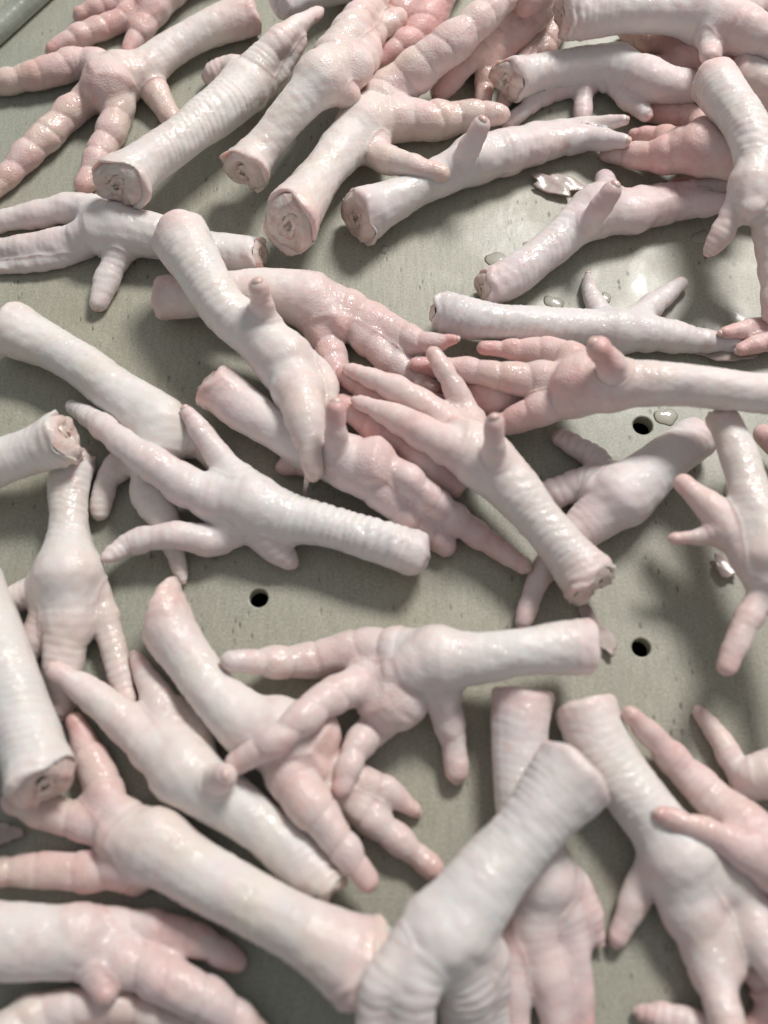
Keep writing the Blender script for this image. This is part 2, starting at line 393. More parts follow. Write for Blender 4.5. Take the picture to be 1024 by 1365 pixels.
foot("foot lying level below both lower holes, pale rounded sole, toes dangling", 6,
     [(786, 864, 41), (740, 864, 39), (690, 870, 38), (640, 876, 39), (580, 878, 42)],
     [[(488, 866, 32), (430, 878, 27), (370, 882, 23), (308, 880, 15)], [(456, 922, 28), (412, 950, 25), (368, 986, 23), (316, 1017, 17)], [(512, 958, 26), (478, 992, 22), (456, 1048, 16)]],
     hind=[(588, 920, 28), (602, 976, 22), (609, 1030, 17)], pads=[(522, 932, 47)], sole=True, pink=.22, sc=.5, cap='blunt')
foot("big foot at lower left, pink palm and flared trumpet end to the right", 5,
     [(488, 1290, 68), (440, 1260, 55), (370, 1222, 49), (290, 1180, 48), (205, 1124, 50)],
     [[(150, 1082, 31), (132, 1036, 26), (112, 990, 20), (100, 962, 13)], [(142, 1160, 30), (84, 1160, 26), (18, 1161, 23), (-20, 1162, 19)], [(120, 1098, 28), (62, 1082, 26), (20, 1070, 20)]],
     hind=[(190, 1160, 28), (180, 1176, 20)], sole=True, pink=.4, sc=.4, tilt=-15)
foot("foot slanting down right with dark-tipped stub toe, above the pink palm", 4,
     [(440, 1186, 40), (400, 1146, 40), (340, 1096, 43), (244, 1028, 46)],
     [[(188, 982, 33), (128, 930, 24), (76, 894, 15)], [(226, 970, 30), (206, 924, 22), (182, 878, 13)], [(268, 975, 22), (246, 942, 13)]],
     up=[(280, 1050, 24, 4), (293, 1038, 21, 12), (300, 1034, 16, 18)], pink=.2, sc=.5, tilt=-4)
foot("pale arched foot in the bottom left corner, toes pointing down right", 4,
     [(-110, 1232, 52), (-60, 1242, 54), (0, 1254, 57), (60, 1256, 50), (108, 1254, 44)],
     [[(160, 1234, 27), (212, 1240, 26), (266, 1254, 24), (314, 1282, 17)], [(160, 1278, 34), (226, 1308, 32), (290, 1342, 30), (356, 1394, 22)], [(130, 1290, 26), (140, 1322, 20)]],
     pink=.36, sc=.3, sole=True)
foot("scalloped toe lying along the bottom edge beneath the pale arched foot", 3,
     [(-80, 1420, 40), (0, 1400, 40)],
     [[(40, 1356, 30), (95, 1344, 28), (155, 1342, 27), (215, 1354, 24), (275, 1374, 18)], [(60, 1400, 30), (200, 1430, 20)]], sole=True, pink=.22)
foot("large wrinkled foot at bottom middle with flared end at upper right", 6,
     [(770, 1028, 64), (722, 1086, 54), (676, 1142, 55), (632, 1196, 58), (592, 1248, 61)],
     [[(562, 1290, 40), (548, 1340, 36), (545, 1400, 28)], [(620, 1300, 44), (622, 1350, 38), (625, 1410, 28)], [(650, 1280, 34), (656, 1340, 24), (660, 1400, 18)], [(540, 1270, 30), (505, 1320, 27), (490, 1390, 20)]],
     pink=.1, sc=1.35, cap='blunt', cool=.2)
foot("foot with blunt pink upper end passing under the large wrinkled foot", 4,
     [(696, 926, 46), (694, 972, 43), (694, 1040, 44), (706, 1110, 45), (724, 1176, 46)],
     [[(714, 1236, 34), (734, 1310, 29), (744, 1390, 20)], [(748, 1214, 30), (766, 1270, 25), (778, 1370, 17)], [(690, 1250, 26), (686, 1310, 24), (690, 1390, 18)]],
     hind=[(764, 1180, 24), (784, 1220, 21), (796, 1250, 15)], pink=.32, sc=.5, cap='blunt')
foot("foot slanting down right with spread toes in the lower right corner", 4,
     [(780, 940, 46), (798, 990, 47), (836, 1048, 47), (874, 1098, 46), (908, 1146, 50)],
     [[(922, 1214, 42), (944, 1274, 34), (976, 1385, 22)], [(976, 1182, 38), (1012, 1252, 33), (1050, 1310, 24)], [(955, 1230, 30), (975, 1290, 22)]],
     hind=[(860, 1172, 25), (838, 1220, 20), (824, 1250, 15)], pink=.24, sc=.3, cap='blunt')
foot("two slim lilac-pink toes laid across a slanting shank, lower right", 6,
     [(1160, 1260, 40), (1070, 1170, 44)],
     [[(1010, 1118, 38), (956, 1070, 30), (900, 1014, 23), (840, 952, 13)], [(1020, 1150, 32), (956, 1114, 22), (882, 1086, 13)]], pink=.42, sc=.2)
foot("one thin toe pointing up left with orange stained stub, right edge", 5,
     [(1150, 990, 34), (1080, 1010, 34), (1030, 1030, 34)],
     [[(988, 1030, 20), (962, 990, 17), (932, 950, 11)]], hind=[(1000, 1050, 20), (978, 1062, 13)], pink=.34, sc=.2)
foot("toe tip peeping in at the bottom edge, lower right", 2,
     [(1010, 1420, 34), (960, 1392, 34)], [[(920, 1366, 24), (884, 1356, 20), (856, 1350, 13)], [(930, 1420, 22), (880, 1430, 14)]], pink=.4)
foot("deep pink toe in the bottom right corner beneath the spread toes", 2,
     [(1120, 1350, 34), (1060, 1320, 34)], [[(1024, 1302, 24), (1000, 1290, 20), (975, 1270, 13)], [(1030, 1350, 24), (1000, 1370, 16)]], pink=.55)
foot("bunch of segmented pink toes hanging from the top edge, upper middle", 3,
     [(760, -70, 30), (720, -30, 36)],
     [[(690, 0, 26), (650, 40, 24), (618, 82, 21), (586, 122, 15)], [(690, 20, 20), (664, 62, 18), (648, 104, 15), (644, 136, 11)], [(720, 10, 22), (690, 46, 18), (672, 72, 13)]],
     sole=True, pink=.55)
foot("reddish toes at the top edge left of the segmented pink bunch", 2.4,
     [(620, -80, 30), (590, -40, 34)],
     [[(560, -4, 24), (530, 20, 21), (488, 42, 15)], [(585, 0, 20), (578, 30, 17), (574, 60, 12)], [(560, 40, 22), (530, 66, 20), (505, 84, 14)]], sole=True, pink=.62)
foot("pale lilac shank end at the top edge behind a ribbed foot's toes", 2.2,
     [(372, 6, 24), (410, -8, 26), (470, -30, 28)], [[(520, -50, 20), (560, -60, 12)]], pink=.06, sc=.2, cool=.6, cap='blunt')

foot("dark red palm wedged between the thick level shank and the greyish foot", 2.6,
     [(1120, 40, 32), (1040, 70, 34), (960, 84, 38)],
     [[(905, 60, 28), (868, 50, 22), (836, 44, 14)], [(900, 92, 24), (872, 92, 18), (850, 84, 12)]], pink=.9, sole=True)
foot("pale toes crossing behind the reddest toes, upper right", 2.4,
     [(1090, 280, 30), (1040, 262, 30), (1000, 250, 30)],
     [[(960, 250, 18), (925, 248, 14), (900, 246, 10)], [(990, 225, 18), (960, 232, 13)]], pink=.5)
foot("segmented pink toes running parallel behind the thick segmented toes, upper middle", 2.8,
     [(730, -60, 34), (690, -30, 38)],
     [[(668, 4, 24), (640, 46, 22), (612, 86, 18)], [(712, 40, 20), (700, 76, 18), (684, 112, 16), (668, 146, 11)], [(740, 20, 22), (728, 58, 18), (712, 92, 13)]], sole=True, pink=.6)
foot("deep pink toes in the gap between the curling toe and the central foot", 3.2,
     [(618, 646, 26), (598, 634, 32), (566, 616, 36)],
     [[(530, 588, 22), (494, 566, 21), (456, 540, 16)], [(545, 570, 22), (500, 530, 20), (462, 500, 15)], [(540, 640, 22), (505, 612, 18), (470, 590, 12)]], sole=True, pink=.72, cap='blunt')
foot("reddish toes filling the gap below the two pointed toes, centre", 3.1,
     [(716, 540, 22), (690, 534, 26), (662, 526, 30)],
     [[(625, 505, 20), (590, 492, 18), (555, 486, 12)], [(620, 545, 20), (590, 540, 17), (556, 530, 12)]], sole=True, pink=.7, cap='blunt')
foot("pink toe tips touching the pointed toe of the level bluish foot, right edge", 3.6,
     [(1130, 400, 28), (1090, 420, 28)],
     [[(1050, 432, 19), (1005, 437, 15), (966, 443, 10)], [(1060, 450, 18), (1020, 456, 14), (988, 466, 10)]], sole=True, pink=.5, cap='blunt')
foot("lone pink toe standing in the shadow at the far right edge", 3.2,
     [(1130, 620, 30), (1090, 625, 30)],
     [[(1058, 622, 22), (1040, 600, 20), (1018, 580, 15)], [(1060, 660, 20), (1044, 690, 16)]], pink=.5, cap='blunt', lift=6)
# ------------------------------------------------------------------ settle the pile: heights from what each piece rests on
def catmull(P, step):
    """resample rows (x, y, r[, dz]) through the points, about step apart in x, y"""
    P = np.asarray(P, float)
    out = []
    n = len(P)
    for i in range(n - 1):
        p0 = P[i - 1] if i > 0 else 2 * P[0] - P[1]
        p3 = P[i + 2] if i + 2 < n else 2 * P[-1] - P[-2]
        p1, p2 = P[i], P[i + 1]
        m = max(1, int(round(np.hypot(*(p2 - p1)[:2]) / step)))
        for k in range(m):
            t = k / m
            out.append(.5 * (2 * p1 + (p2 - p0) * t + (2 * p0 - 5 * p1 + 4 * p2 - p3) * t * t + (3 * p1 - p0 - 3 * p2 + p3) * t ** 3))
    out.append(P[-1])
    return np.array(out)

chains = []       # dict(foot, kind, pts array, start index)
for fi, f in enumerate(FEET):
    sh = catmull(f['shank'], 9)
    chains.append(dict(foot=fi, kind='shank', pts=sh, layer=f['layer']))
    hub = f['shank'][-1]
    def add(pts, kind, dl=0):
        p0 = pts[0]
        h = [hub[0], hub[1], min(hub[2], 1.3 * p0[2])]
        if len(p0) == 4: h.append(0)
        rows = [h] + [list(q) for q in pts] if kind != 'up' else [list(q) for q in pts]
        chains.append(dict(foot=fi, kind=kind, pts=catmull(rows, 9), layer=f['layer'] + dl))
    for t in f['toes']:
        if isinstance(t, tuple): add(t[0], 'toe', t[1])
        else: add(t, 'toe')
    if f['hind']: add(f['hind'], 'hind', f['hl'])
    if f['up']:
        k0 = f['up'][0][2] / 20
        add([(u[0], u[1], w * k0, u[3]) for u, w in zip(f['up'], (18, 17.5, 16))], 'up')

X, Y, RP, CH, FT, LY = [], [], [], [], [], []
edges = []
for ci, c in enumerate(chains):
    c['i0'] = len(X)
    if c['kind'] == 'up': continue
    for q in c['pts']:
        X.append(q[0]); Y.append(q[1]); RP.append(q[2]); CH.append(ci); FT.append(c['foot']); LY.append(c['layer'])
    k = .22 if c['kind'] == 'shank' else .55
    for i in range(c['i0'], len(X) - 1): edges.append((i, i + 1, k))
    if c['kind'] == 'shank': hubidx = len(X) - 1
    else: edges.append((hubidx, c['i0'], 0.0))
    c['hub'] = hubidx
X, Y, RP, CH, FT, LY = map(np.array, (X, Y, RP, CH, FT, LY))
E = np.array([(a, b) for a, b, _ in edges]); EK = np.array([k for _, _, k in edges])
LIFT = np.array([FEET[k]['lift'] / 1000 for k in FT])
SOFT, ZCAP = .80, .070
Z = np.full(len(X), .01)
for outer in range(5):
    wx, wy, ws = at(X, Y, Z)
    wr = RP * ws
    Z0 = wr * .95 + LIFT
    Z = Z0.copy() if outer < 4 else np.maximum(Z0, Z * .9)
    d2 = (wx[:, None] - wx[None]) ** 2 + (wy[:, None] - wy[None]) ** 2
    rs = (wr[:, None] + wr[None]) * .97
    m = (d2 < rs ** 2) & (FT[:, None] != FT[None]) & (LY[:, None] > LY[None] + .05)
    up, lo = np.nonzero(m)
    sep = SOFT * np.sqrt(rs[up, lo] ** 2 - d2[up, lo])
    el = np.hypot(wx[E[:, 0]] - wx[E[:, 1]], wy[E[:, 0]] - wy[E[:, 1]]) * EK
    for it in range(160):
        np.maximum.at(Z, up, np.minimum(Z[lo] + sep, ZCAP))
        np.maximum.at(Z, E[:, 0], Z[E[:, 1]] - el)
        np.maximum.at(Z, E[:, 1], Z[E[:, 0]] - el)
# stiff shanks: straighten to the upper hull; toes: soften the bends
for c in chains:
    if c['kind'] == 'up': continue
    i0, n = c['i0'], len(c['pts'])
    z = Z[i0:i0 + n].copy()
    if c['kind'] == 'shank':
        s = np.r_[0, np.cumsum(np.hypot(np.diff(X[i0:i0 + n]), np.diff(Y[i0:i0 + n])))]
        hull = [0]
        for i in range(1, n):
            while len(hull) > 1 and (z[hull[-1]] - z[hull[-2]]) * (s[i] - s[hull[-2]]) <= (z[i] - z[hull[-2]]) * (s[hull[-1]] - s[hull[-2]]): hull.pop()
            hull.append(i)
        z = np.interp(s, s[hull], z[hull])
        for _ in range(12): z[1:-1] = .5 * z[1:-1] + .25 * (z[:-2] + z[2:])
    else:
        z[0] = Z[c['hub']]
        for _ in range(10): z[1:-1] = .5 * z[1:-1] + .25 * (z[:-2] + z[2:])
    Z[i0:i0 + n] = z
    c['z'] = z
for c in chains:
    if c['kind'] == 'up':
        sh = next(q for q in chains if q['foot'] == c['foot'] and q['kind'] == 'shank')
        c['z'] = sh['z'][-1] + c['pts'][:, 3] / 1000
for fi, f in enumerate(FEET):
    zz = [c['z'].max() for c in chains if c['foot'] == fi and c['kind'] != 'up']
    print('HEIGHT %5.1f mm  %s' % (max(zz) * 1000, f['label'][:60]))

# ------------------------------------------------------------------ build the feet
VOX = .00078
def tube(verts, faces, P, Rr, nseg=18, start_round=True, end_round=True, shear=None, capd=1.0, skew=0.0):
    n = len(P)
    T = np.gradient(P, axis=0); T /= np.linalg.norm(T, axis=1)[:, None]
    upv = np.array([0, 0, 1.0])
    rings = []
    def ring(c, t, r, sh=0.0, sk=0.0):
        a = np.cross(t, upv); a /= max(1e-9, np.linalg.norm(a)); b = np.cross(a, t)
        ang = np.linspace(0, 2 * math.pi, nseg, endpoint=False)
        q = c + r * (np.cos(ang)[:, None] * a + np.sin(ang)[:, None] * b)
        if sh or sk: q = q + t * ((np.sin(ang) * sh + np.cos(ang) * sk) * r)[:, None]
        rings.append(q)
    K = 4
    if start_round:
        for k in range(K):
            th = math.pi / 2 * (1 - k / K) - .12
            ring(P[0] - T[0] * Rr[0] * capd * math.sin(th), T[0], max(.05 * Rr[0], Rr[0] * math.cos(th)), 0, skew)
    else:
        ring(P[0] + T[0] * Rr[0] * .14, T[0], Rr[0] * .80, shear or 0, skew)
        ring(P[0] - T[0] * Rr[0] * .02, T[0], Rr[0] * .90, shear or 0, skew)
    for i in range(n):
        w = max(0, 1 - np.linalg.norm(P[i] - P[0]) / (2.2 * Rr[0]))
        ring(P[i], T[i], Rr[i], (shear or 0) * w, skew * w)
    if end_round:
        for k in range(1, K + 1):
            th = math.pi / 2 * k / K - .12
            ring(P[-1] + T[-1] * Rr[-1] * math.sin(th), T[-1], max(.05 * Rr[-1], Rr[-1] * math.cos(th)))
    base = len(verts)
    for q in rings: verts.extend(q.tolist())
    m = len(rings)
    for i in range(m - 1):
        for j in range(nseg):
            a = base + i * nseg + j; b = base + i * nseg + (j + 1) % nseg
            faces.append((a, b, b + nseg, a + nseg))
    faces.append(tuple(base + j for j in reversed(range(nseg))))
    faces.append(tuple(base + (m - 1) * nseg + j for j in range(nseg)))
    return T

def ball(verts, faces, c, r, flat=.8):
    bm = bmesh.new(); bmesh.ops.create_icosphere(bm, subdivisions=3, radius=1)
    base = len(verts)
    for v in bm.verts: verts.append((c[0] + v.co.x * r, c[1] + v.co.y * r, c[2] + v.co.z * r * flat))
    for fc in bm.faces: faces.append(tuple(base + v.index for v in fc.verts))
    bm.free()

def resample(P, Rr, step):
    s = np.r_[0, np.cumsum(np.linalg.norm(np.diff(P, axis=0), axis=1))]
    n = max(4, int(s[-1] / step))
    t = np.linspace(0, s[-1], n)
    return np.stack([np.interp(t, s, P[:, k]) for k in range(3)], 1), np.interp(t, s, Rr), t

class Waves:
    """smooth pseudo-noise: a sum of sines in random directions"""
    def __init__(s, n, freq, rs):
        d = rs.normal(size=(n, 3)); d /= np.linalg.norm(d, axis=1)[:, None]
        s.d = d * freq * rs.uniform(.6, 1.5, (n, 1)); s.p = rs.uniform(0, 6.28, n)
    def __call__(s, V): return np.sin(V @ s.d.T + s.p).mean(1) * 1.6

def link(name, me, mat, parent=None, loc=None):
    me.materials.append(mat)
    o = bpy.data.objects.new(name, me); COL.objects.link(o)
    if parent is not None: o.parent = parent
    if loc is not None: o.location = loc
    return o

jobs = []
for fi, f in enumerate(FEET):
    rs = np.random.RandomState(100 + fi)
    verts, faces, samples = [], [], []
    mine = [c for c in chains if c['foot'] == fi]
    info = dict(tips=[])
    for c in mine:
        wx, wy, ws = at(c['pts'][:, 0], c['pts'][:, 1], c['z'])
        P = np.stack([wx, wy, c['z']], 1); Rr = c['pts'][:, 2] * ws * .94
        P, Rr, S = resample(P, Rr, .0016)
        if c['kind'] == 'shank':                                # waisted between the joint and the knuckle
            q = S / S[-1]; Rr = Rr * (1 - .09 * np.sin(math.pi * np.clip(q * 1.1, 0, 1)) ** 2)
        else:                                                   # bony joints along the toe
            Rr = Rr * (1 + .05 * np.cos(S / max(.006, Rr.mean() * 2.1) * 2 * math.pi))
        if c['kind'] == 'shank':
            L = S[-1]
            d = [np.mean([np.array(t[0] if isinstance(t, tuple) else t, float)[0][:2] for t in f['toes']], axis=0)][0]
            ex, ey, es = at(d[0], d[1], c['z'][-1])
            ev = np.array([ex - P[-1][0], ey - P[-1][1], 0]); el_ = np.linalg.norm(ev)
            Pe = np.concatenate([P, [P[-1] + ev * min(.45, .9 * Rr[-1] / el_), P[-1] + ev * min(.8, 1.5 * Rr[-1] / el_)]])
            Re = np.r_[Rr, Rr[-1] * .80, Rr[-1] * .52]
            if f['cap'] == 'cut': T = tube(verts, faces, Pe, Re, start_round=False, shear=math.tan(R(f['tilt'])), skew=f['skew'])
            else: T = tube(verts, faces, Pe, Re, start_round=True, capd=.18 if f['cap'] == 'blunt' else .5, skew=f['skew'])
            Lhub = S[-1]
            info['cut'] = (P[0], T[0], Rr[0], math.tan(R(f['tilt'])))
            info['hub'] = P[-1]; info['hubr'] = Rr[-1]
        else:
            # toe joints: gentle swellings, stronger on soles
            T = tube(verts, faces, P, Rr)
            info['tips'].append((P[-1] , T[-1], Rr[-1]))
        samples.append(dict(P=P, R=Rr, S=S, T=T, kind=c['kind']))
    # webs of skin between neighbouring toes
    toes = [q for q in samples if q['kind'] in ('toe', 'hind')]
    dirs = sorted((math.atan2(*(q['P'][min(len(q['P']) - 1, 14)] - q['P'][0])[1::-1]), i) for i, q in enumerate(toes))
    for k in range(len(dirs)):
        (a0, i), (a1, j) = dirs[k], dirs[(k + 1) % len(dirs)]
        if i == j or not 0 < (a1 - a0) % (2 * math.pi) < 1.5: continue
        A, B = toes[i], toes[j]
        m = min(len(A['P']), len(B['P']), 5 if f['sole'] else 8)
        Pw = .5 * (A['P'][:m] + B['P'][:m]); Rw = .5 * (A['R'][:m] + B['R'][:m]) * np.linspace(.85, .5, m)
        if m >= 4: tube(verts, faces, Pw, Rw)
    for (x, y, r) in f['pads']:
        # pads sit at the height of the nearest skeleton sample
        best = min((np.hypot(c['pts'][:, 0] - x, c['pts'][:, 1] - y).min(), i) for i, c in enumerate(mine))[1]
        c = mine[best]; k = np.hypot(c['pts'][:, 0] - x, c['pts'][:, 1] - y).argmin()
        wx, wy, ws = at(x, y, c['z'][k])
        pz = float(c['z'][k]) + (.30 * r * float(ws) if f['sole'] else 0)
        ball(verts, faces, (float(wx), float(wy), pz), r * float(ws), .85)
        info.setdefault('pads', []).append((np.array([wx, wy, pz], float), r * float(ws)))
    me = bpy.data.meshes.new('skin'); me.from_pydata(verts, [], faces); me.update()
    o = bpy.data.objects.new('skin', me); COL.objects.link(o)
    md = o.modifiers.new('weld', 'REMESH'); md.mode = 'VOXEL'; md.voxel_size = VOX; md.use_smooth_shade = True
    sm = o.modifiers.new('soften', 'SMOOTH'); sm.factor = .5; sm.iterations = 14
    jobs.append((f, o, samples, info, rs))

dg = bpy.context.evaluated_depsgraph_get()
done = [bpy.data.meshes.new_from_object(o.evaluated_get(dg)) for _, o, _, _, _ in jobs]
TRIS = 0

def smooth01(x, a, b):
    t = np.clip((x - a) / (b - a), 0, 1); return t * t * (3 - 2 * t)

def make_cut(f, fi, e, base, rs, c, T, r, sh):
    T = np.array(T); a = np.cross(T, [0, 0, 1.0]); a /= np.linalg.norm(a); b = np.cross(a, T)
    c = c - T * r * .02
    def face_pt(rad, ang, outw):
        p = c + rad * (math.cos(ang) * a + math.sin(ang) * b) + T * ((math.sin(ang) * sh + math.cos(ang) * f['skew']) * rad) - T * outw
        return p - np.array(base)
    vs, fs = [], []
    NS, NR = 20, 6
    for i in range(NR):
        for j in range(NS):
            ang = 2 * math.pi * j / NS
            q = i / (NR - 1)
            rad = r * .88 * (1 - .93 * q) * (1 + .06 * math.sin(3 * ang + fi))
            # two rounded condyles with a groove between
            lobes = .10 * r + .20 * r * abs(math.cos(ang)) * math.sin(math.pi * min(1, q * 1.15)) - .12 * r * q
            vs.append(face_pt(rad, ang, lobes + rs.uniform(-.09, .09) * r - (.26 * r if i == 0 else 0)))
    vs.append(face_pt(0, 0, -.08 * r))
    for i in range(NR - 1):
        for j in range(NS):
            fs.append((i * NS + j, i * NS + (j + 1) % NS, (i + 1) * NS + (j + 1) % NS, (i + 1) * NS + j))
    for j in range(NS): fs.append(((NR - 1) * NS + j, (NR - 1) * NS + (j + 1) % NS, NR * NS))
    cm = bpy.data.meshes.new('cut_end'); cm.from_pydata([tuple(p) for p in vs], [], fs); cm.polygons.foreach_set('use_smooth', [True] * len(fs)); cm.update()
    ce = link('cut_end', cm, FLESH, e)
    # bone: a rough ring standing slightly proud
    vs, fs = [], []
    prof = [(.42, .00), (.40, .10), (.30, .13), (.20, .09), (.16, -.06)]
    for i, (q, h) in enumerate(prof):
        for j in range(14):
            ang = 2 * math.pi * j / 14
            vs.append(face_pt(r * q * (.85 + .28 * math.cos(2 * ang + fi) + .12 * math.sin(3 * ang + fi)), ang, r * (h * .35 + .09 + rs.uniform(-.04, .04))))
    for i in range(len(prof) - 1):
        for j in range(14):
            fs.append((i * 14 + j, i * 14 + (j + 1) % 14, (i + 1) * 14 + (j + 1) % 14, (i + 1) * 14 + j))
    bm_ = bpy.data.meshes.new('bone'); bm_.from_pydata([tuple(p) for p in vs], [], fs); bm_.polygons.foreach_set('use_smooth', [True] * len(fs)); bm_.update()
    link('bone', bm_, BONE, ce)

for (f, o, samples, info, rs), me in zip(jobs, done):
    o.modifiers.clear()
    old = o.data
    n = len(me.vertices)
    V = np.empty(n * 3, np.float32); me.vertices.foreach_get('co', V); V = V.reshape(-1, 3).astype(float)
    N = np.empty(n * 3, np.float32); me.vertex_normals.foreach_get('vector', N); N = N.reshape(-1, 3).astype(float)
    # nearest piece of skeleton
    bestm = np.full(n, 9.0); blendm = np.full(n, 9.0); KB = .0044; second = np.full(n, 9.0); bi = np.zeros(n, int); bk = np.zeros(n, int)
    for si, s in enumerate(samples):
        d = np.sqrt(((V[:, None, :] - s['P'][None]) ** 2).sum(2)) - s['R'][None]
        k = d.argmin(1); dm = d[np.arange(n), k]
        h = np.clip(.5 + .5 * (dm - blendm) / KB, 0, 1); blendm = dm + (blendm - dm) * h - KB * h * (1 - h)
        better = dm < bestm
        second = np.where(better, bestm, np.minimum(second, dm))
        bk = np.where(better, k, bk); bi = np.where(better, si, bi); bestm = np.where(better, dm, bestm)
    blend = smooth01(second - bestm, 0, .0028)
    disp = np.zeros(n); shift = np.zeros((n, 3)); pink = np.full(n, f['pink'] * 1.12); pad = np.zeros(n)
    wav_j, wav_f, wav_r = Waves(10, 170, rs), Waves(8, 95, rs), Waves(12, 520, rs)
    dorsal = np.array([0, 0, -1.0 if f['sole'] else 1.0])
    tw = rs.uniform(-.35, .35)
    for si, s in enumerate(samples):
        m = bi == si
        if not m.any(): continue
        k = bk[m]; P = s['P'][k]; T = s['T'][k]; Rr = s['R'][k]
        D = V[m] - P
        along = (D * T).sum(1)
        S = s['S'][k] + along
        perp = D - along[:, None] * T; perp /= np.maximum(1e-6, np.linalg.norm(perp, axis=1))[:, None]
        dv = dorsal + tw * np.cross(T, dorsal); dv = dv - (dv * T).sum(1)[:, None] * T; dv /= np.maximum(1e-6, np.linalg.norm(dv, axis=1))[:, None]
        cd = (perp * dv).sum(1); sd = (perp * np.cross(T, dv)).sum(1)
        Ltot = s['S'][-1]
        ph = rs.uniform(0, 1)
        Vm = V[m]
        jit = .18 * np.sin(S * 310 + ph * 9) + .10 * np.sin(S * 770 + 2 * sd + ph * 5) + .45 * wav_j(Vm)
        fade = np.clip(.75 + .9 * wav_f(Vm), .2, 1.4)
        if s['kind'] == 'shank':
            per = .0029
            row = smooth01(sd + .25 * wav_f(Vm), -.10, .10)       # two rows of scutes, staggered
            u = S / per + 1.3 * jit + .35 * sd * sd + .25 * sd + .5 * row
            rib = np.abs(np.sin(math.pi * u)) ** .6 - .6
            mask = smooth01(cd, -.35, .45) * smooth01(S, .0, .008) * (1 - smooth01(S, Ltot - .016, Ltot - .006))
            mask *= 1 - .5 * (1 - np.abs(2 * row - 1))
            disp[m] += max(.55, f['sc']) * .00044 * rib * mask * fade
            # small reticulate scales behind
            u2 = S / .0026 + jit; w2 = np.arctan2(sd, cd) * Rr / .0028
            ret = np.abs(np.sin(math.pi * u2)) * np.abs(np.sin(math.pi * (w2 + .5 * np.floor(u2))))
            disp[m] += .00010 * (ret - .5) * (1 - mask)
            # folds of slack skin at the cut
            near = (1 - smooth01(S, .001, .010)) * (1.0 if f['cap'] == 'cut' else .35)
            an = np.arctan2(sd, cd)
            disp[m] += .00040 * np.sin(S * 1500 + 2.2 * np.sin(2 * an + ph * 6) + 2.5 * wav_j(Vm)) * near * np.clip(wav_f(Vm) + .5, 0, 1)
            disp[m] += near * (.0011 * wav_r(Vm) + Rr * (.07 * np.sin(2 * an + ph * 9) + .05 * np.sin(3 * an + ph * 17)))
            shift[m] += (near * (.0009 * np.sin(2 * an + ph * 11) + .0007 * np.sin(5 * an + ph * 23)))[:, None] * T
            pk = .0 + .22 * (1 - smooth01(S, .001, .012))
            pink[m] += pk - .16 * smooth01(S, .01, .025) * (1 - smooth01(S, Ltot * .6, Ltot))
        else:
            per = .0030
            u = S / per + jit + .2 * sd * sd
            rib = np.abs(np.sin(math.pi * u)) ** .6 - .6
            mask = smooth01(cd, -.05, .6)
            disp[m] += max(.6, f['sc']) * .00036 * rib * mask * fade * smooth01(S, .004, .014)
            # plump segments under the toe with sharp folds between
            per2 = np.clip(np.mean(s['R']) * 1.55, .005, .0105)
            u3 = S / per2 + .10 * np.sin(S * 200 + ph * 6)
            u3 = u3 + .10 * sd + .3 * wav_j(Vm)
            seg = np.abs(np.sin(math.pi * u3)) ** .42 - .70
            m3 = smooth01(-cd, -1.0, .25)
            amp = (.00085 if f['sole'] else .00070) * (1 if s['kind'] == 'toe' else .4) * np.clip(np.mean(s['R']) / .006, .6, 1.25)
            disp[m] += amp * seg * m3 * smooth01(S, .006, .013) * (1 - .6 * smooth01(S, Ltot * .85, Ltot))
            pad[m] = smooth01(-cd, 0, .6) * .55
            pink[m] += .20 * smooth01(S, .004, .02) + .16 * smooth01(S, Ltot - .007, Ltot) + .06 * m3
    for c, r in info.get('pads', []):
        w = 1 - smooth01(np.linalg.norm(V - c, axis=1) / r, .75, 1.25)
        pad = np.maximum(pad, w if f['sole'] else 0); pink += .10 * w
        disp *= 1 - .7 * w
    disp *= blend
    disp += np.clip(bestm - blendm, 0, .0032) * .9             # skin drawn smoothly over the joints
    pink += .10 * (1 - blend)                                   # thin skin of the webs and joints
    lump = Waves(14, 260, rs); lump2 = Waves(16, 1050, rs)
    disp += .00075 * lump(V) + .00024 * lump2(V)
    pink += .10 * Waves(10, 190, rs)(V)
    V += N * disp[:, None] + shift
    V[:, 2] = np.maximum(V[:, 2], .0002)                        # flattened where it lies on the belt
    hub = info['hub']
    base = Vector((float(hub[0]), float(hub[1]), float(max(0, hub[2] - info['hubr']))))
    me.vertices.foreach_set('co', (V - np.array(base)).astype(np.float32).ravel())
    for nm, arr in (('pink', np.clip(pink, 0, 1)), ('pad', np.clip(pad, 0, 1)), ('cool', np.full(n, min(1, f['cool'] + rs.uniform(0, .15)))), ('warm', np.full(n, rs.uniform(0, .38) * (1 - min(1, f['cool'] * 1.4))))):
        a = me.attributes.new(nm, 'FLOAT', 'POINT'); a.data.foreach_set('value', arr.astype(np.float32))
    me.update()
    TRIS += 2 * len(me.polygons)
    e = bpy.data.objects.new('chicken_foot', None); COL.objects.link(e)
    e.empty_display_size = .01
    e.location = base
    e['label'] = f['label']; e['category'] = 'chicken foot'; e['group'] = GROUP
    me.name = 'skin'; o.data = me; bpy.data.meshes.remove(old)
    me.materials.append(SKIN); o.parent = e
    # the sawn joint end: flesh face with a bone ring in it
    c, T, r, sh = info['cut']
    if f['cap'] == 'cut': make_cut(f, fi, e, base, rs, c, T, r, sh)
